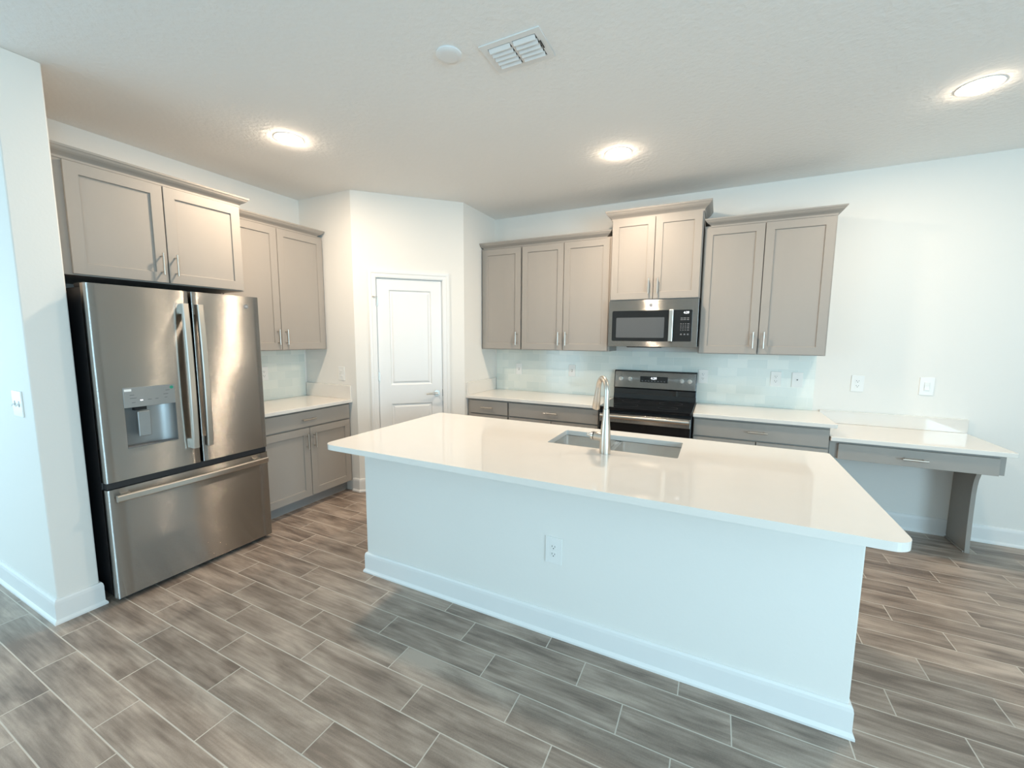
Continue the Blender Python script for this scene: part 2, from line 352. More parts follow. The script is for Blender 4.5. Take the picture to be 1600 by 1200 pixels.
dr = bpy.data.objects.new('door_1', None); COL.objects.link(dr); dr.location = (A1, PY, 0); dr.rotation_euler = (0, 0, PHI); dr['kind'] = 'structure'
PX0, PX1 = 0.318, 0.714
rg = [(0.003, 0.005), (0.010, 0.012), (0.018, 0.012), (0.032, 0.004), (0.037, 0.003)]
b = framed(BM(), D0 + 0.002, D1 - 0.002, 0.008, DZ - 0.002, 0.012, 0.047, [(PX0, PX1, 0.21, 0.856), (PX0, PX1, 1.043, 1.960)], rg)
obj('door_slab', b, door_m, dr)
b = BM(); box(b, D0 - 0.0155, D0, 0.0, 0.095, 0, DZ + 0.0155); box(b, D1, D1 + 0.0155, 0.0, 0.095, 0, DZ + 0.0155); box(b, D0, D1, 0.0, 0.095, DZ, DZ + 0.0155)
obj('jamb', b, trim_m, dr)
cw = 0.068
b = BM()                                   # casing: three mitred mouldings, stepped profile
def casing(bm):
    prof = [(0.0, 0.0), (0.0, -0.010), (0.010, -0.012), (0.034, -0.013), (0.040, -0.017), (0.058, -0.019), (cw, -0.016), (cw, 0.0)]
    path = [(D0 - 0.006, 0.0), (D0 - 0.006, DZ + 0.006), (D1 + 0.006, DZ + 0.006), (D1 + 0.006, 0.0)]
    mit = [(-1, 0), (-1, 1), (1, 1), (1, 0)]
    R = [[bm.verts.new((p[0] + m[0] * o, y, p[1] + m[1] * o)) for o, y in prof] for p, m in zip(path, mit)]
    k = len(prof)
    for a, c in zip(R, R[1:]):
        for j in range(k): bm.faces.new((a[j], a[(j + 1) % k], c[(j + 1) % k], c[j]))
    bm.faces.new(R[0]); bm.faces.new(R[-1][::-1])
casing(b); obj('casing', b, trim_m, dr)
for z in (1.85, 1.13, 0.25):
    b = BM(); cyl(b, (D0 - 0.001, 0.004, z - 0.045), (D0 - 0.001, 0.004, z + 0.045), 0.0062, seg=12); box(b, D0 - 0.012, D0 + 0.012, 0.008, 0.0135, z - 0.044, z + 0.044)
    obj('hinge', b, nickel_m, dr, smooth=True)
b = BM(); cyl(b, (D0 - 0.001, 0.002, 1.888), (D0 - 0.028, -0.026, 1.888), 0.004, seg=8); cyl(b, (D0 - 0.028, -0.026, 1.888), (D0 - 0.034, -0.022, 1.888), 0.007, seg=10)
obj('door_stop', b, nickel_m, dr, smooth=True)
b = BM(); cyl(b, (0.762, 0.0118, 0.950), (0.762, 0.002, 0.950), 0.032, 0.030, 28); cyl(b, (0.762, 0.002, 0.950), (0.762, -0.040, 0.950), 0.011, seg=16)
tube(b, [(0.768, -0.040, 0.950), (0.735, -0.043, 0.951), (0.69, -0.043, 0.950), (0.652, -0.038, 0.945)], [0.011, 0.010, 0.008, 0.006], 14)
obj('door_lever', b, nickel_m, dr, smooth=True)
obj('strike_latch', box(BM(), D1 - 0.003, D1 + 0.003, 0.004, 0.0118, 0.915, 0.985), slot_m, dr)

# baseboards with shoe moulding
BPROF = [(0, 0), (0, 0.132), (0.006, 0.131), (0.011, 0.122), (0.013, 0.108), (0.013, 0.024), (0.017, 0.019), (0.022, 0.010), (0.022, 0.0)]
def baseboard(name, path, parent=None):
    b = sweep(BM(), path, BPROF)
    if parent: return obj(name, b, trim_m, parent, smooth=False)
    return struct(name, b, trim_m)
baseboard('baseboard_back', [(4.56, -0.0005), (XR, -0.0005)])
baseboard('baseboard_fridge_side', [(XL, -3.4905), (0.7185, -3.4905), (0.7185, -3.3215), (0.66, -3.3215)])
dx, dy = math.cos(PHI), math.sin(PHI)
e = 0.0005
baseboard('baseboard_pantry_left', [(0.615, PY - e), (A1 + e * 0.4, PY - e), (A1 + dx * (D0 - 0.006 - cw) + e * dy, PY + dy * (D0 - 0.006 - cw) - e * dx)])
s1 = D1 + 0.006 + cw
baseboard('baseboard_pantry_right', [(A1 + dx * s1 + e * dy, PY + dy * s1 - e * dx), (BX + e, BY_ - e * 0.4), (BX + e, -0.645)])

# ------------------------------------------------------------------ cabinets (local frame: x along the wall, front faces -y, back at y=depth)
def bar_pull(parent, x, z, vertical=True, yf=-0.02, L=0.132):
    b = BM(); d = yf - 0.034; h = L / 2
    if vertical:
        cyl(b, (x, d, z - h), (x, d, z + h), 0.0058, seg=14)
        for s in (-0.048, 0.048): cyl(b, (x, yf + 0.0005, z + s), (x, d, z + s), 0.0045, seg=10)
    else:
        cyl(b, (x - h, d, z), (x + h, d, z), 0.0058, seg=14)
        for s in (-0.048, 0.048): cyl(b, (x + s, yf + 0.0005, z), (x + s, d, z), 0.0045, seg=10)
    return obj('handle', b, nickel_m, parent, smooth=True)
SH = [(0.0012, 0.004), (0.0020, 0.0095)]
def shaker(parent, x0, x1, z0, z1, hx=None, hz=None, st=0.060, name='door'):
    b = framed(BM(), x0, x1, z0, z1, -0.02, -0.0008, [(x0 + st, x1 - st, z0 + st, z1 - st)], SH)
    o = obj(name, b, cab_m, parent, 0.0012, seg=1)
    if hx is not None: bar_pull(o, hx, hz)
    return o
def slab(parent, x0, x1, z0, z1, pull=True):
    o = obj('drawer', box(BM(), x0, x1, -0.02, -0.0008, z0, z1), cab_m, parent, 0.0018)
    if pull: bar_pull(o, (x0 + x1) / 2, (z0 + z1) / 2, False)
    return o
def crown(parent, x0, x1, depth, z0, left=True, right=True, hgt=0.062, out=0.052, yf=-0.0):
    s = hgt / 0.062; k = out / 0.052
    prof = [(0.0, z0), (0.004 * k, z0), (0.0045 * k, z0 + 0.012 * s), (0.010 * k, z0 + 0.018 * s), (0.018 * k, z0 + 0.024 * s), (0.029 * k, z0 + 0.031 * s), (0.038 * k, z0 + 0.039 * s),
            (0.045 * k, z0 + 0.049 * s), (0.049 * k, z0 + 0.052 * s), (0.052 * k, z0 + 0.062 * s), (0.0, z0 + 0.062 * s)]
    path = ([(x0, depth)] if left else []) + [(x0, yf), (x1, yf)] + ([(x1, depth)] if right else [])
    return obj('crown_molding', sweep(BM(), path, prof), cab_m, parent)
def wall_cabinet(label, loc, rotz, wdt, depth, z0, z1, doors, handles, crown_kw=None, zc=None, fillers=(0, 0)):
    c = thing('wall_cabinet', label, 'cabinet', loc, rotz, 'grey wall cabinets')
    b = BM(); box(b, 0, wdt, 0, depth - 0.001, z0, z1)
    obj('body', b, cab_m, c, 0.0015, seg=1)
    for (x0, x1), hx in zip(doors, handles):
        shaker(c, x0, x1, z0 + 0.007, z1 - 0.018, hx, z0 + 0.117)
    if crown_kw is not None: crown(c, crown_kw.get('x0', 0), crown_kw.get('x1', wdt), depth - 0.002, z1 - 0.012 if zc is None else zc, crown_kw.get('left', False), crown_kw.get('right', False), crown_kw.get('hgt', 0.062), crown_kw.get('out', 0.052), -0.0005)
    return c
def base_cabinet(label, loc, rotz, wdt, depth, doors, handles, drawer_x, left_gap=0.0, top=0.883):
    c = thing('base_cabinet', label, 'cabinet', loc, rotz, 'grey base cabinets')
    b = BM(); box(b, 0, wdt, 0, depth - 0.001, 0.105, top)
    obj('body', b, cab_m, c, 0.0015, seg=1)
    obj('toe_kick', box(BM(), 0, wdt, 0.07, depth - 0.001, 0.0, 0.1045), kick_m, c)
    slab(c, drawer_x[0], drawer_x[1], 0.735, 0.868)
    for (x0, x1), hx in zip(doors, handles): shaker(c, x0, x1, 0.112, 0.723, hx, 0.607)
    return c
# back wall, upper row
UZ0, UZ1 = 1.388, 2.450
wall_cabinet('narrow one-door grey wall cabinet beside the white pantry wall', (1.438, -0.31, 0), 0, 0.479, 0.31, UZ0, UZ1, [(0.024, 0.471)], [0.432], dict(x0=0.03, x1=0.479, left=True))
wall_cabinet('two-door grey wall cabinet between the narrow cabinet and the microwave', (1.918, -0.31, 0), 0, 0.922, 0.31, UZ0, UZ1, [(0.010, 0.453), (0.459, 0.902)], [0.418, 0.494], dict(x0=0.0, x1=0.868, right=True))
wall_cabinet('raised two-door grey wall cabinet above the microwave', (2.8455, -0.36, 0), 0, 0.758, 0.36, 1.856, 2.583, [(0.006, 0.375), (0.380, 0.749)], [0.341, 0.416], dict(left=True, right=True, hgt=0.078, out=0.058), 2.566)
wall_cabinet('two-door grey wall cabinet right of the microwave, last on the wall', (3.6095, -0.31, 0), 0, 0.903, 0.31, UZ0, UZ1, [(0.008, 0.440), (0.446, 0.893)], [0.405, 0.481], dict(x0=0.052, x1=0.901, left=True, right=True))
# left wall, upper row (fronts face +x)
wall_cabinet('two-door grey wall cabinet between the fridge and the pantry', (0.31, -2.344, 0), PI / 2, 0.939, 0.31, UZ0, UZ1, [(0.012, 0.463), (0.469, 0.922)], [0.428, 0.504], dict(x0=0.0, x1=0.880, right=True))
wall_cabinet('wide shallow-height two-door grey cabinet over the refrigerator', (0.605, -3.3215, 0), PI / 2, 0.9765, 0.605, 1.838, 2.450, [(0.064, 0.500), (0.506, 0.965)], [0.466, 0.541], dict(x0=0.0, x1=0.974, right=True))
# base row
base_cabinet('narrow grey base cabinet with one drawer beside the pantry wall', (1.438, -0.60, 0), 0, 0.482, 0.60, [(0.030, 0.474)], [0.435], (0.030, 0.474))
base_cabinet('wide grey base cabinet left of the black range', (1.921, -0.60, 0), 0, 0.919, 0.60, [(0.008, 0.455), (0.461, 0.910)], [0.42, 0.496], (0.008, 0.910))
base_cabinet('grey base cabinet between the range and the lower desk', (3.617, -0.60, 0), 0, 0.909, 0.60, [(0.006, 0.446), (0.452, 0.903)], [0.411, 0.487], (0.006, 0.903))
base_cabinet('grey base cabinet between the fridge and the pantry door', (0.59, -2.344, 0), PI / 2, 0.939, 0.59, [(0.012, 0.480), (0.486, 0.922)], [0.445, 0.521], (0.012, 0.922))

# ------------------------------------------------------------------ worktops
def worktop(label, pts, z=CT, th=0.030):
    c = thing('countertop', label, 'countertop', (0, 0, 0), 0, 'white quartz countertops')
    obj('slab', prism(BM(), pts, z - th, z), quartz_m, c, 0.003)
    return c
c = worktop('white quartz counter in the corner left of the range', rrect(1.437, 2.843, -0.637, -0.0005, 0.0))
obj('side_splash', box(BM(), 1.437, 1.457, -0.632, -0.012, CT, 1.046), quartz_m, c, 0.002)
worktop('white quartz counter between the range and the lower desk', rrect(3.613, 4.561, -0.637, -0.0005, [0, 0.012, 0, 0]))
c = worktop('white quartz counter on the cabinet next to the fridge', [(0.0005, -2.355), (0.637, -2.355), (0.637, -1.404), (0.0005, -1.404)])
obj('side_splash', box(BM(), 0.012, 0.632, -1.424, -1.4045, CT, 1.046), quartz_m, c, 0.002)

# glass tile backsplash
def splash(name, label, loc, rotz, wdt, z1):
    o = obj(name, box(BM(), 0, wdt, 0, 0.0085, CT + 0.0005, z1), splash_m); o.location = loc; o.rotation_euler = (0, 0, rotz)
    return tag(o, label, 'backsplash', 'pale green glass tile backsplashes')
splash('tile_backsplash', 'long pale green glass tile backsplash behind the range', (1.4595, -0.0095, 0), 0, 3.053, 1.3875)
splash('tile_backsplash', 'short pale green glass tile backsplash beside the fridge', (0.0095, -2.344, 0), PI / 2, 0.918, 1.3875)

# ------------------------------------------------------------------ desk
dk = thing('built_in_desk', 'low grey built-in desk with quartz top right of the base cabinets', 'desk', (4.5275, 0, 0))
DT = 0.822
obj('desktop', prism(BM(), rrect(0.0, 0.942, -0.637, -0.0005, [0, 0.008, 0, 0]), DT - 0.03, DT), quartz_m, dk, 0.003)
obj('back_splash', box(BM(), 0.034, 0.948, -0.0205, -0.0005, DT + 0.0005, 0.927), quartz_m, dk, 0.002)
b = BM(); box(b, 0.0, 0.905, -0.60, -0.05, 0.664, DT - 0.0305)
obj('apron', b, cab_m, dk, 0.0015)
d = obj('drawer', box(BM(), 0.050, 0.872, -0.62, -0.6008, 0.662, 0.776), cab_m, dk, 0.0018)
bar_pull(d, 0.461, 0.716, False, -0.62)
prf = [(-0.0145, 0.0), (-0.290, 0.0), (-0.290, 0.02), (-0.284, 0.10), (-0.278, 0.30), (-0.278, 0.44), (-0.283, 0.50), (-0.292, 0.545), (-0.308, 0.585), (-0.335, 0.625), (-0.38, 0.652), (-0.45, 0.6635), (-0.05, 0.6635), (-0.0145, 0.6635)]
obj('leg_panel', prism_ax(BM(), prf, 0.902, 0.928, 'x'), cab_m, dk, 0.001)
obj('shoe_strip', box(BM(), 0.892, 0.9015, -0.285, -0.024, 0.0, 0.012), cab_m, dk, 0.003)

# ------------------------------------------------------------------ island
isl = thing('kitchen_island', 'white painted kitchen island base with baseboard and outlet side', 'island', (0, 0, 0))
IX0, IX1, IYF, IYK = 1.806, 4.287, -2.393, -2.27
obj('front_wall', box(BM(), IX0, IX1, IYF, IYK, 0, CT - 0.0305), wall_m, isl, 0.004)
b = BM(); box(b, IX0 + 0.01, IX0 + 0.95, IYK, -1.665, 0.105, CT - 0.031); box(b, 3.78, IX1 - 0.01, IYK, -1.665, 0.105, CT - 0.031)
box(b, IX0 + 0.95, 3.78, -1.685, -1.665, 0.105, CT - 0.031); box(b, IX0 + 0.95, 3.78, IYK, -1.685, 0.105, 0.125)
obj('cabinet_body', b, cab_m, isl, 0.0015)
obj('toe_kick', box(BM(), IX0 + 0.01, IX1 - 0.01, IYK, -1.74, 0, 0.1045), kick_m, isl)
xs = [IX0 + 0.02 + (IX1 - IX0 - 0.04) * i / 6 for i in range(7)]
for i in range(6):
    fb = framed(BM(), -xs[i + 1] + 0.003, -xs[i] - 0.003, 0.112, 0.872, -0.02, -0.0008, [(-xs[i + 1] + 0.063, -xs[i] - 0.063, 0.172, 0.812)], SH)
    o = obj('door', fb, cab_m, isl, 0.0012, seg=1); o.location = (0, -1.665, 0); o.rotation_euler = (0, 0, PI)
    bar_pull(o, -xs[i + 1] + 0.04 if i % 2 == 0 else -xs[i] - 0.04, 0.75)
obj('baseboard', sweep(BM(), [(IX0 - 0.0005, IYK), (IX0 - 0.0005, IYF - 0.0005), (IX1 + 0.0005, IYF - 0.0005), (IX1 + 0.0005, IYK)], BPROF), trim_m, isl)

SX0, SX1, SY0, SY1 = 2.905, 3.612, -2.062, -1.709
ic = thing('countertop', 'large white quartz island top with rounded corners and sink cutout', 'countertop', (0, 0, 0), 0, 'white quartz countertops')
b = BM()
outer = rrect(1.797, 4.324, -2.687, -1.580, [0.06, 0.06, 0.02, 0.02], 8); inner = rrect(SX0, SX1, SY0, SY1, 0.014, 4)
eds = []
for loop in (outer, inner):
    vs = [b.verts.new((x, y, CT)) for x, y in loop]
    eds += [b.edges.new((vs[i], vs[(i + 1) % len(vs)])) for i in range(len(vs))]
bmesh.ops.triangle_fill(b, use_beauty=True, use_dissolve=False, edges=eds)
r = bmesh.ops.extrude_face_region(b, geom=list(b.faces))
bmesh.ops.translate(b, verts=[v for v in r['geom'] if isinstance(v, bmesh.types.BMVert)], vec=(0, 0, -0.030))
obj('slab', b, quartz_m, ic, 0.003)

# double bowl undermount sink
sk = thing('kitchen_sink', 'stainless double-bowl sink set under the island counter', 'sink', (3.2585, -1.8855, CT - 0.034))
def bowl(x0, x1, y0, y1, dp, name):
    b = BM(); rings = []
    for (ins, z, r) in ((-0.012, 0, 0.03), (0, 0, 0.02), (0.004, -dp + 0.03, 0.02), (0.012, -dp + 0.008, 0.03), (0.03, -dp, 0.03)):
        rings.append([b.verts.new((x, y, z)) for x, y in rrect(x0 + ins, x1 - ins, y0 + ins, y1 - ins, r, 5)])
    n = len(rings[0])
    for a, c in zip(rings, rings[1:]):
        for i in range(n): b.faces.new((a[i], a[(i + 1) % n], c[(i + 1) % n], c[i]))
    b.faces.new(rings[-1])
    o = obj(name, b, bowl_m, sk, smooth=True)
    m = o.modifiers.new('thickness', 'SOLIDIFY'); m.thickness = 0.0015; m.offset = -1
    cx, cy = (x0 + x1) / 2, (y0 + y1) / 2
    b = BM(); cyl(b, (cx, cy, -dp + 0.0005), (cx, cy, -dp + 0.004), 0.045, 0.043, 28); obj('drain', b, chrome_m, o, smooth=True)
    return o
obj('divider', box(BM(), -0.0225, 0.0025, -0.175, 0.175, -0.012, 0.0012), bowl_m, sk, 0.003)
hx, hy = (SX1 - SX0) / 2 + 0.004, (SY1 - SY0) / 2 + 0.004
bowl(-hx, -0.026, -hy, hy, 0.21, 'bowl'); bowl(0.006, hx, -hy, hy, 0.21, 'bowl')

# faucet
fx, fy = 3.260, -2.136
fc = thing('kitchen_faucet', 'tall brushed nickel pull-down faucet on the island counter', 'faucet', (fx, fy, CT + 0.0002))
b = BM(); tube(b, [(0, 0, 0), (0, 0, 0.006), (0, 0, 0.075), (0, 0, 0.135), (0, 0, 0.20), (0, 0, 0.235)], [0.0285, 0.0285, 0.0275, 0.024, 0.0175, 0.0155], 24)
obj('body', b, nickel_m, fc, smooth=True)
th = math.radians(33); hd = Vector((-math.sin(th), math.cos(th), 0)); R_ = 0.067
pth = [Vector((0, 0, 0.236)), Vector((0, 0, 0.27))] + [hd * (R_ - R_ * math.cos(a)) + Vector((0, 0, 0.322 + R_ * math.sin(a))) for a in [PI * i / 18 for i in range(0, 18)]]
b = BM(); tube(b, pth, 0.0135, 20); obj('spout', b, nickel_m, fc, smooth=True)
e0 = pth[-1]; dn = (pth[-1] - pth[-2]).normalized()
b = BM(); tube(b, [e0 + dn * 0.0003, e0 + dn * 0.02, e0 + dn * 0.075, e0 + dn * 0.125, e0 + dn * 0.129], [0.0140, 0.0150, 0.0195, 0.0215, 0.019], 20)
obj('spray_head', b, nickel_m, fc, smooth=True)
b = BM(); cyl(b, (-0.010, 0, 0.084), (-0.060, 0, 0.088), 0.0225, 0.0215, 20); obj('valve', b, nickel_m, fc, smooth=True)
b = BM(); cyl(b, (-0.0602, 0, 0.088), (-0.0642, 0, 0.0883), 0.0200, seg=20); obj('seal_ring', b, dark_m, fc, smooth=True)
b = BM(); cyl(b, (-0.0644, 0, 0.0883), (-0.075, 0, 0.089), 0.0220, 0.018, 20); tube(b, [(-0.073, 0, 0.089), (-0.085, -0.004, 0.091), (-0.096, -0.010, 0.095)], [0.010, 0.007, 0.006], 12)
obj('handle', b, nickel_m, fc, smooth=True)

# ------------------------------------------------------------------ refrigerator (local: x along front from left, front faces -y; placed facing +x)
FW = 0.905
fr = thing('refrigerator', 'stainless french-door refrigerator with water dispenser by the white wall', 'refrigerator', (0.813, -3.2815, 0), PI / 2)
obj('case', box(BM(), 0.004, FW - 0.004, 0.070, 0.78, 0.028, 1.768), case_m, fr, 0.006)
obj('toe_grille', box(BM(), 0.02, FW - 0.02, 0.055, 0.0695, 0.0, 0.05), case_m, fr)
def fdoor(name, x0, x1, z0, z1, hole=None):
    """stainless leaf, front bowed slightly outward, optional rectangular hole"""
    b = BM()
    xs_ = sorted(set([x0 + (x1 - x0) * i / 10 for i in range(11)] + ([hole[0], hole[1]] if hole else [])))
    zs_ = sorted(set([z0 + (z1 - z0) * i / 8 for i in range(9)] + ([hole[2], hole[3]] if hole else [])))
    def yf(x, z):
        ed = min(x - x0, x1 - x); r = 0.010
        k = 0 if ed >= r else r - math.sqrt(max(0, r * r - (r - ed) ** 2))
        return k
    xs_ = sorted(set(xs_ + [x0 + 0.003, x0 + 0.010, x1 - 0.003, x1 - 0.010]))
    V = {}
    for x in xs_:
        for z in zs_: V[x, z] = b.verts.new((x, yf(x, z), z))
    for xa, xb in zip(xs_, xs_[1:]):
        for za, zb in zip(zs_, zs_[1:]):
            if hole and xa >= hole[0] - 1e-6 and xb <= hole[1] + 1e-6 and za >= hole[2] - 1e-6 and zb <= hole[3] + 1e-6: continue
            b.faces.new((V[xa, za], V[xb, za], V[xb, zb], V[xa, zb]))
    bd = [e for e in b.edges if e.is_boundary]
    r = bmesh.ops.extrude_edge_only(b, edges=bd)
    for v in [g_ for g_ in r['geom'] if isinstance(g_, bmesh.types.BMVert)]: v.co.y = 0.060
    if not hole:
        b.faces.new([b.verts.new(p) for p in ((x0, 0.06, z0), (x0, 0.06, z1), (x1, 0.06, z1), (x1, 0.06, z0))])
    return obj(name, b, steel_m, fr, smooth=True)
Y0 = -3.2815
lx = lambda y: y - Y0
dl = fdoor('door', 0.0, lx(-2.8145), 0.704, 1.785, (lx(-3.173), lx(-2.928), 0.878, 1.108))
drr = fdoor('door', lx(-2.8015), FW, 0.704, 1.785)
fz = fdoor('freezer_drawer', 0.0, FW, 0.032, 0.664)
obj('gasket', box(BM(), 0.01, FW - 0.01, 0.0605, 0.0695, 0.06, 1.775), dark_m, fr)
for nm, xx in (('hinge_cover', 0.045), ('hinge_cover', FW - 0.045)):
    obj(nm, box(BM(), xx - 0.035, xx + 0.035, 0.0705, 0.17, 1.7685, 1.792), case_m, fr, 0.006)
obj('divider_rail', box(BM(), 0.006, FW - 0.006, 0.012, 0.0600, 0.666, 0.702), case_m, fr)
def vhandle(parent, x):
    b = BM(); n = 14; z0, z1 = 0.812, 1.706; w_ = 0.0175; rows = []
    for i in range(n + 1):
        s = i / n; z = z0 + (z1 - z0) * s; bow = math.sin(PI * s) ** 0.7 * 0.012
        yo = -0.052 - bow; yi = yo + 0.022
        rows.append([b.verts.new(p) for p in ((x - w_, yi, z), (x - w_, yo + 0.004, z), (x - w_ + 0.005, yo, z), (x + w_ - 0.005, yo, z), (x + w_, yo + 0.004, z), (x + w_, yi, z))])
    for a, c in zip(rows, rows[1:]):
        for j in range(6): b.faces.new((a[j], a[(j + 1) % 6], c[(j + 1) % 6], c[j]))
    b.faces.new(rows[0]); b.faces.new(rows[-1][::-1])
    for z in (z0 + 0.03, z1 - 0.03): box(b, x - w_ + 0.003, x + w_ - 0.003, -0.034, 0.0002, z - 0.03, z + 0.03)
    return obj('handle', b, nickel_m, parent, smooth=True)
vhandle(dl, lx(-2.857)); vhandle(drr, lx(-2.776))
b = BM(); n = 16; rows = []
for i in range(n + 1):
    s = i / n; x = 0.026 + (FW - 0.055) * s; yo = -0.050 - 0.012 * math.sin(PI * s); z = 0.617
    rows.append([b.verts.new(p) for p in ((x, yo + 0.022, z - 0.018), (x, yo + 0.004, z - 0.018), (x, yo, z - 0.013), (x, yo, z + 0.013), (x, yo + 0.004, z + 0.018), (x, yo + 0.022, z + 0.018))])
for a, c in zip(rows, rows[1:]):
    for j in range(6): b.faces.new((a[j], a[(j + 1) % 6], c[(j + 1) % 6], c[j]))
b.faces.new(rows[0]); b.faces.new(rows[-1][::-1])
for x in (0.075, FW - 0.085): box(b, x - 0.02, x + 0.02, -0.035, 0.0002, 0.603, 0.631)
obj('handle', b, nickel_m, fz, smooth=True)
# dispenser
X0, X1 = lx(-3.173), lx(-2.928)
dp = obj('dispenser', prism_ax(BM(), rrect(X0, X1, 1.108, 1.222, [0.001, 0.001, 0.006, 0.006]), -0.0025, 0.0, 'y'), greyplastic_m, dl, 0.001)
b = BM()                                    # recess: open box with concave right half
arc = [(X0, 0.0), (X0 + 0.006, 0.045), (X0 + 0.03, 0.058), (X0 + 0.15, 0.058)] + [(X0 + 0.15 + (X1 - X0 - 0.15) * math.sin(a), 0.058 * math.cos(a)) for a in [PI / 2 * i / 8 for i in range(1, 9)]]
lo = [b.verts.new((x, y, 0.879)) for x, y in arc]; hi = [b.verts.new((x, y, 1.1075)) for x, y in arc]
for i in range(len(arc) - 1): b.faces.new((lo[i], lo[i + 1], hi[i + 1], hi[i]))
b.faces.new(lo[::-1]); b.faces.new(hi)
obj('recess', b, greyplastic_m, dp, smooth=True)
obj('sill', box(BM(), X0 + 0.002, X1 - 0.002, -0.004, 0.05, 0.8795, 0.8835), greydark_m, dp, 0.001)
pd = obj('paddle', box(BM(), lx(-3.113), lx(-3.052), 0.030, 0.040, 0.932, 1.080), greyplastic_m, dp, 0.004); pd.rotation_euler = (0.02, 0, 0)
obj('nozzle', box(BM(), lx(-3.118), lx(-3.062), 0.024, 0.055, 1.085, 1.107), dark_m, dp)
obj('energy_label', box(BM(), lx(-3.168), lx(-3.136), -0.0032, -0.0026, 1.200, 1.213), label_m, dp)['label'] = 'small white label'
b = BM(); cyl(b, (lx(-2.944), -0.0026, 1.205), (lx(-2.944), -0.0032, 1.205), 0.0095, seg=20); obj('sticker', b, green_m, dp)['label'] = 'round green sticker'
for (y, z, w_) in ((-3.135, 1.178, .02), (-3.130, 1.160, .03), (-3.13, 1.135, .016), (-3.055, 1.145, .018), (-3.02, 1.146, .016), (-2.975, 1.168, .024), (-2.975, 1.148, .012), (-2.965, 1.19, .02)):
    obj('button_print', box(BM(), lx(y) - w_ / 2, lx(y) + w_ / 2, -0.0031, -0.0026, z - 0.0018, z + 0.0018), greydark_m, dp)
obj('indicator', box(BM(), lx(-3.099), lx(-3.087), -0.0031, -0.0026, 1.142, 1.148), led_m, dp)
b = BM(); cyl(b, (lx(-2.468), 0.0, 1.716), (lx(-2.468), -0.003, 1.716), 0.019, 0.018, 28); bd = obj('badge', b, chrome_m, drr, smooth=True)
b = BM(); cyl(b, (lx(-2.468), -0.0031, 1.716), (lx(-2.468), -0.0036, 1.716), 0.0150, seg=28); obj('badge_face', b, greydark_m, bd)
text_mesh('badge_monogram', 'GE', 0.017, label_m, bd, (lx(-2.468), -0.0042, 1.716), RXF)

# ------------------------------------------------------------------ range
rg_ = thing('range', 'black and stainless electric range with glass cooktop between the base cabinets', 'range', (2.8465, 0, 0))
RW = 0.762
obj('body', box(BM(), 0.002, RW - 0.002, -0.625, -0.012, 0.09, 0.892), black_m, rg_, 0.003)
obj('cooktop', prism(BM(), rrect(0.0, RW, -0.668, -0.085, [0.02, 0.02, 0.004, 0.004]), 0.8925, 0.918), blackglass_m, rg_, 0.004)
for (x, y, r_) in ((0.2, -0.24, 0.08), (0.56, -0.24, 0.10), (0.2, -0.50, 0.11), (0.56, -0.50, 0.08)):
    b = BM(); n = 40; A = [b.verts.new((x + r_ * math.cos(2 * PI * i / n), y + r_ * math.sin(2 * PI * i / n), 0.9184)) for i in range(n)]
    B_ = [b.verts.new((x + (r_ - .003) * math.cos(2 * PI * i / n), y + (r_ - .003) * math.sin(2 * PI * i / n), 0.9184)) for i in range(n)]
    for i in range(n): b.faces.new((A[i], A[(i + 1) % n], B_[(i + 1) % n], B_[i]))
    obj('burner_ring', b, case_m, rg_)
# backguard: black glass riser with a sloped stainless control panel
prof = [(-0.012, 0.918), (-0.085, 0.918), (-0.075, 0.965), (-0.072, 1.020), (-0.082, 1.026), (-0.058, 1.194), (-0.050, 1.199), (-0.012, 1.199)]
obj('backguard', prism_ax(BM(), prof, 0.0, RW, 'x'), blackglass_m, rg_, 0.003)
cp = bpy.data.objects.new('control_panel_pivot', None); bpy.data.objects.remove(cp)
sl = math.atan2(0.024, 0.168)               # slope of the panel
def onpanel(x, s, off=0.0):                 # s = height along the sloped face
    return Vector((x, -0.082 + s * math.sin(sl) - off * math.cos(sl), 1.026 + s * math.cos(sl) - off * math.sin(sl)))
def panel_box(bm, x0, x1, s0, s1, o0, o1):
    v = [bm.verts.new(onpanel(x, s, o)) for o in (o0, o1) for (x, s) in ((x0, s0), (x1, s0), (x1, s1), (x0, s1))]
    for f in ((0, 1, 2, 3), (7, 6, 5, 4), (0, 4, 5, 1), (1, 5, 6, 2), (2, 6, 7, 3), (3, 7, 4, 0)): bm.faces.new([v[i] for i in f])
cpn = obj('control_panel', (lambda b: (panel_box(b, 0.008, RW - 0.008, 0.004, 0.162, 0.0004, 0.004), b)[1])(BM()), steel_m, rg_, 0.0015)
dsp = obj('display', (lambda b: (panel_box(b, 0.252, 0.508, 0.064, 0.122, 0.0044, 0.0058), b)[1])(BM()), blackglass_m, cpn, 0.001)
text_mesh('clock_digits', '4:29', 0.032, led_m, dsp, onpanel(0.378, 0.103, 0.0063), (PI / 2 - sl, 0, 0))
for i in range(8):
    b = BM(); panel_box(b, 0.268 + 0.029 * i, 0.282 + 0.029 * i, 0.074, 0.080, 0.0059, 0.0062); obj('key', b, button_m, dsp)
for x in (0.066, 0.156, 0.632, 0.700):
    b = BM(); nrm = onpanel(0, 0, 1) - onpanel(0, 0, 0); p = onpanel(x, 0.090, 0.0042)
    cyl(b, p, p + nrm * 0.006, 0.0215, 0.0205, 28); cyl(b, p + nrm * 0.006, p + nrm * 0.022, 0.0165, 0.0145, 28)
    tb = p + nrm * 0.026; u_ = (onpanel(0, 1) - onpanel(0, 0)).normalized()
    tube(b, [p + nrm * 0.022 - u_ * 0.012, p + nrm * 0.0255, p + nrm * 0.022 + u_ * 0.012], [0.004, 0.006, 0.004], 10)
    obj('knob', b, knob_m, cpn, smooth=True)
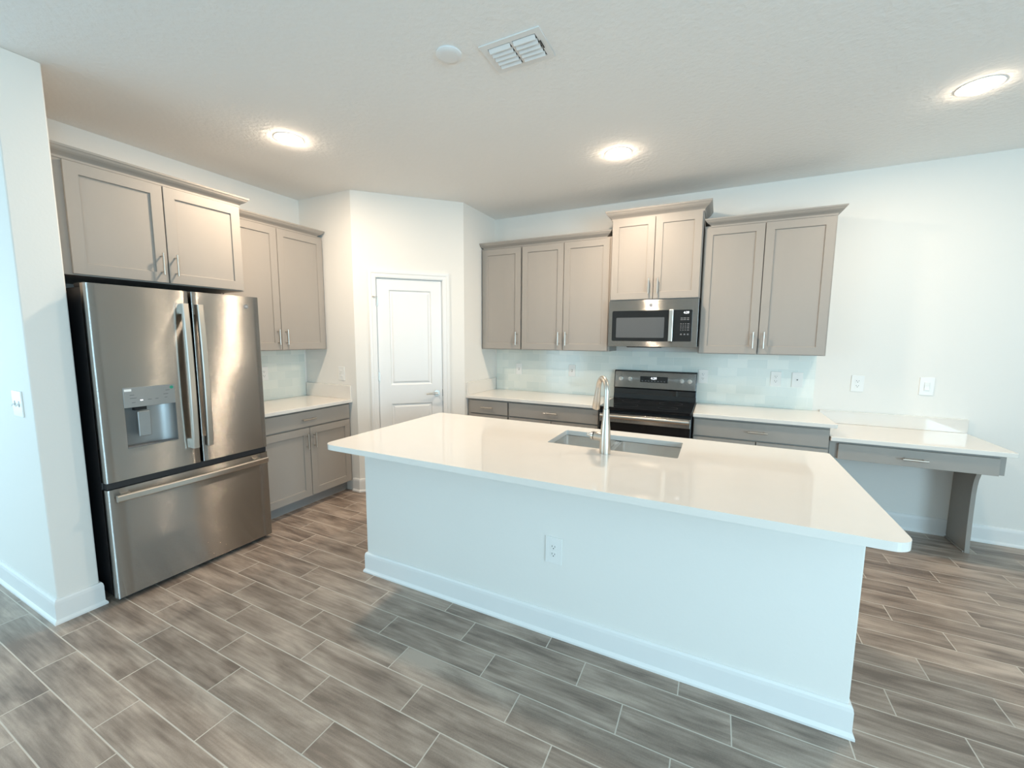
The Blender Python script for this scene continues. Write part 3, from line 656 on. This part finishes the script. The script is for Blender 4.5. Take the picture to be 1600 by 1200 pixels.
od = obj('oven_door', box(BM(), 0.006, RW - 0.006, -0.660, -0.6255, 0.26, 0.872), blackglass_m, rg_, 0.004)
obj('door_trim', box(BM(), 0.010, RW - 0.010, -0.6665, -0.6605, 0.785, 0.860), steel_m, od, 0.002)
b = BM(); rows = []; n = 18
for i in range(n + 1):
    s = i / n; x = 0.020 + (RW - 0.04) * s; yo = -0.690 - 0.014 * math.sin(PI * s) ** 0.6; z = 0.838
    rows.append([b.verts.new((x, yo + 0.010 * math.cos(2 * PI * k / 10), z + 0.015 * math.sin(2 * PI * k / 10))) for k in range(10)])
for a, c in zip(rows, rows[1:]):
    for j in range(10): b.faces.new((a[j], a[(j + 1) % 10], c[(j + 1) % 10], c[j]))
b.faces.new(rows[0]); b.faces.new(rows[-1][::-1])
for x in (0.045, RW - 0.045): box(b, x - 0.015, x + 0.015, -0.690, -0.6664, 0.828, 0.848)
obj('handle', b, nickel_m, od, smooth=True)
obj('storage_drawer', box(BM(), 0.006, RW - 0.006, -0.655, -0.6255, 0.10, 0.252), steel_m, rg_, 0.004)
for x in (0.03, RW - 0.07):
    for y in (-0.58, -0.08): obj('foot', box(BM(), x, x + 0.04, y, y + 0.04, 0.0, 0.0895), black_m, rg_)

# ------------------------------------------------------------------ microwave
mw = thing('microwave', 'stainless over-the-range microwave with black window and keypad', 'microwave', (2.8455, 0, 0))
MW, MZ0, MZ1 = 0.757, 1.440, 1.854
obj('body', box(BM(), 0.001, MW - 0.001, -0.372, -0.0100, MZ0 + 0.004, MZ1), black_m, mw, 0.003)
fp = obj('door', prism_ax(BM(), rrect(0.0, MW, MZ0, MZ1 - 0.002, 0.006), -0.400, -0.3725, 'y'), steel_m, mw, 0.002)
wf = obj('window_frame', prism_ax(BM(), rrect(0.034, 0.556, 1.490, 1.760, [0.012, 0.003, 0.003, 0.012]), -0.4028, -0.4002, 'y'), blackglass_m, fp, 0.001)
obj('window_mesh', prism_ax(BM(), rrect(0.072, 0.488, 1.520, 1.699, 0.006), -0.4036, -0.4029, 'y'), mesh_m, wf)
pn = obj('control_panel', prism_ax(BM(), rrect(0.562, 0.711, 1.490, 1.760, [0.003, 0.012, 0.012, 0.003]), -0.4028, -0.4002, 'y'), blackglass_m, fp, 0.001)
text_mesh('clock_digits', '4:29', 0.026, led_m, pn, (0.663, -0.4034, 1.735), RXF)
keys = [(x, z, w_, .0035) for z in (1.690, 1.676) for x, w_ in ((0.628, .018), (0.652, .022), (0.678, .016))]
keys += [(x, z, w_, .0035) for z in (1.640, 1.622, 1.606, 1.588) for x, w_ in ((0.624, .009), (0.642, .009), (0.660, .009), (0.682, .018))]
keys += [(x, 1.551, .014, .006) for x in (0.628, 0.655, 0.682)]
for x, z, w_, h_ in keys: obj('key', box(BM(), x - w_ / 2, x + w_ / 2, -0.4034, -0.4029, z - h_, z + h_), button_m, pn)
b = BM(); pr = rrect(0.527, 0.561, 1.488, 1.762, 0.004); prism_ax(b, pr, -0.440, -0.418, 'y')
for z in (1.51, 1.74): box(b, 0.532, 0.556, -0.4185, -0.4027, z - .015, z + .015)
obj('handle', b, nickel_m, fp, 0.004)
b = BM(); cyl(b, (0.369, -0.4002, 1.808), (0.369, -0.4035, 1.808), 0.0175, 0.0165, 28); bd = obj('badge', b, chrome_m, fp, smooth=True)
b = BM(); cyl(b, (0.369, -0.4036, 1.808), (0.369, -0.4040, 1.808), 0.0135, seg=28); obj('badge_face', b, greydark_m, bd)
text_mesh('badge_monogram', 'GE', 0.015, label_m, bd, (0.369, -0.4046, 1.808), RXF)
obj('vent_lip', prism_ax(BM(), [(0.16, MZ0 + 0.0035), (0.48, MZ0 + 0.0035), (0.465, MZ0 - 0.008), (0.175, MZ0 - 0.008)], -0.385, -0.10, 'y'), black_m, mw)

# ------------------------------------------------------------------ wall plates
def plate(label, loc, rotz, kind, wd=0.080, ht=0.128, group='white wall plates', name='wall_outlet', cat='outlet'):
    p = thing(name, label, cat, loc, rotz, group)
    obj('plate', prism_ax(BM(), rrect(-wd / 2, wd / 2, -ht / 2, ht / 2, 0.004), -0.0065, -0.0003, 'y'), plastic_m, p, 0.002)
    if kind == 'duplex':
        for dz in (0.0195, -0.0195):
            r_ = obj('receptacle', prism_ax(BM(), rrect(-0.0165, 0.0165, dz - 0.0145, dz + 0.0145, 0.008), -0.0082, -0.0066, 'y'), plastic_m, p, 0.0006)
            b = BM(); box(b, -0.0085, -0.0060, -0.0086, -0.0083, dz - 0.001, dz + 0.008); box(b, 0.0060, 0.0085, -0.0086, -0.0083, dz - 0.0005, dz + 0.0065)
            cyl(b, (0, -0.0083, dz - 0.0075), (0, -0.0086, dz - 0.0075), 0.0028, seg=10); obj('slots', b, slot_m, r_)
        b = BM(); cyl(b, (0, -0.0066, 0), (0, -0.0076, 0), 0.003, seg=10); obj('screw', b, plastic_m, p)
    elif kind == 'rocker':
        obj('surround', prism_ax(BM(), rrect(-0.0175, 0.0175, -0.0345, 0.0345, 0.002), -0.0072, -0.0066, 'y'), slot_m if False else plastic_m, p)
        b = BM(); prism_ax(b, [(-0.0073, -0.032), (-0.0125, -0.030), (-0.0085, 0.0), (-0.0105, 0.030), (-0.0073, 0.032)], -0.0150, 0.0150, 'x'); obj('rocker', b, plastic_m, p, 0.0006)
    elif kind == 'toggle':
        obj('opening', box(BM(), -0.005, 0.005, -0.0069, -0.0066, -0.0125, 0.0125), greydark_m, p)
        b = BM(); prism_ax(b, [(-0.007, -0.006), (-0.0185, 0.006), (-0.0185, 0.011), (-0.007, 0.004)], -0.0036, 0.0036, 'x'); obj('toggle', b, plastic_m, p, 0.0006)
    elif kind == 'toggle2':
        for x in (-0.029, 0.029):
            obj('opening', box(BM(), x - 0.006, x + 0.006, -0.0069, -0.0066, -0.015, 0.015), greydark_m, p)
            b = BM(); prism_ax(b, [(-0.007, 0.006), (-0.021, -0.006), (-0.021, -0.012), (-0.007, -0.004)], x - 0.0042, x + 0.0042, 'x'); obj('toggle', b, plastic_m, p, 0.0006)
    elif kind == 'jack':
        b = BM(); cyl(b, (0, -0.0066, 0), (0, -0.0125, 0), 0.0048, seg=12); obj('jack', b, slot_m, p)
    return p
YT = -0.0095
plate('white single switch plate on the tile left of the range, nearest the pantry', (1.752, YT, 1.160), 0, 'toggle', 0.074, 0.124, name='wall_switch', cat='switch')
plate('white single switch plate on the tile just left of the faucet and range', (2.381, YT, 1.166), 0, 'toggle', 0.074, 0.126, name='wall_switch', cat='switch')
plate('white duplex outlet on the tile touching the right side of the range', (3.656, YT, 1.165), 0, 'duplex')
plate('white duplex outlet on the tile above the right counter', (4.233, YT, 1.170), 0, 'duplex')
plate('white jack plate with one dark socket at the right end of the tile', (4.389, YT, 1.170), 0, 'jack', name='jack_plate', cat='jack plate')
plate('white duplex outlet on the painted wall above the desk', (4.800, 0, 1.160), 0, 'duplex', 0.084, 0.132)
plate('white rocker switch plate on the painted wall right of the desk outlet', (5.222, 0, 1.162), 0, 'rocker', 0.086, 0.138, name='wall_switch', cat='switch')
plate('white duplex outlet on the tile right beside the fridge', (0.0095, -1.858, 1.166), PI / 2, 'duplex', name='wall_outlet')
plate('white rocker switch plate on the pantry wall beside the door', (0.508, PY, 1.158), 0, 'rocker', 0.080, 0.134, name='wall_switch', cat='switch')
plate('wide white two-toggle switch plate on the wall in front of the fridge', (0.532, -3.490, 1.158), 0, 'toggle2', 0.128, 0.134, name='wall_switch', cat='switch')
plate('white duplex outlet on the white front of the island', (3.081, IYF, 0.456), 0, 'duplex', 0.088, 0.138)

# ------------------------------------------------------------------ ceiling fixtures
def downlight(label, x, y, power=39):
    t_ = thing('recessed_light', label, 'ceiling light', (x, y, H), 0, 'recessed ceiling lights')
    b = BM(); n = 40
    rad = [(0.092, -0.0005), (0.091, -0.003), (0.086, -0.0035), (0.076, -0.0015), (0.074, -0.0005)]
    R = [[b.verts.new((r * math.cos(2 * PI * i / n), r * math.sin(2 * PI * i / n), z)) for i in range(n)] for r, z in rad]
    for a, c in zip(R, R[1:]):
        for i in range(n): b.faces.new((a[i], a[(i + 1) % n], c[(i + 1) % n], c[i]))
    obj('trim_ring', b, trim_m, t_, smooth=True)
    b = BM(); tube(b, [(0, 0, -0.0006), (0, 0, -0.008), (0, 0, -0.015), (0, 0, -0.020)], [0.0735, 0.0725, 0.062, 0.040], 40); obj('lens', b, lens_mat(power), t_, smooth=True)
    l = bpy.data.lights.new('lamp', 'AREA'); l.shape = 'DISK'; l.size = 0.14; l.energy = power * 0.80; l.color = WARM
    lo_ = bpy.data.objects.new('lamp', l); COL.objects.link(lo_); lo_.parent = t_; lo_.location = (0, 0, -0.024)
    return t_
downlight('lit recessed ceiling light in front of the fridge cabinets', 1.098, -2.281, 36)
downlight('lit recessed ceiling light above the range side of the island', 3.048, -1.116)
downlight('lit recessed ceiling light near the right edge above the desk', 4.910, -1.100, 20)

sd = thing('smoke_detector', 'round white ceiling cover left of the air vent', 'detector', (2.556, -2.508, H))
b = BM(); tube(b, [(0, 0, -0.0005), (0, 0, -0.007), (0, 0, -0.012), (0, 0, -0.0145)], [0.060, 0.060, 0.054, 0.036], 40); obj('cover', b, vent_m, sd, smooth=True)

vt = thing('air_vent', 'square white ceiling air vent with two rows of louvres', 'vent', (2.8545, -2.387, H))
b = BM(); w2, h2 = 0.149, 0.104
iw, ih = 0.118, 0.076
for (x0, x1, y0, y1) in ((-w2, w2, -h2, -ih), (-w2, w2, ih, h2), (-w2, -iw, -ih, ih), (iw, w2, -ih, ih), (-0.006, 0.006, -ih, ih)): box(b, x0, x1, y0, y1, -0.006, -0.0006)
obj('frame', b, vent_m, vt, 0.001)
obj('duct_shade', box(BM(), -iw, iw, -ih, ih, -0.0014, -0.0006), dark_m, vt)  # thin dark plate, shade of the vent opening put in as colour
for side in (-1, 1):
    for i in range(5):
        y = -ih + 0.017 + i * 0.0295; x0, x1 = (0.008, iw - 0.003) if side > 0 else (-iw + 0.003, -0.008)
        b = BM(); prf = [(y - 0.011, -0.002), (y - 0.011, -0.004), (y + 0.004, -0.0155), (y + 0.0085, -0.0155), (y + 0.0085, -0.0135), (y + 0.0055, -0.0135), (y - 0.008, -0.002)]
        prism_ax(b, prf, x0, x1, 'x'); obj('louvre', b, vent_m, vt)
obj('lever', box(BM(), iw + 0.004, iw + 0.008, -0.028, 0.022, -0.010, -0.0061), dark_m, vt)
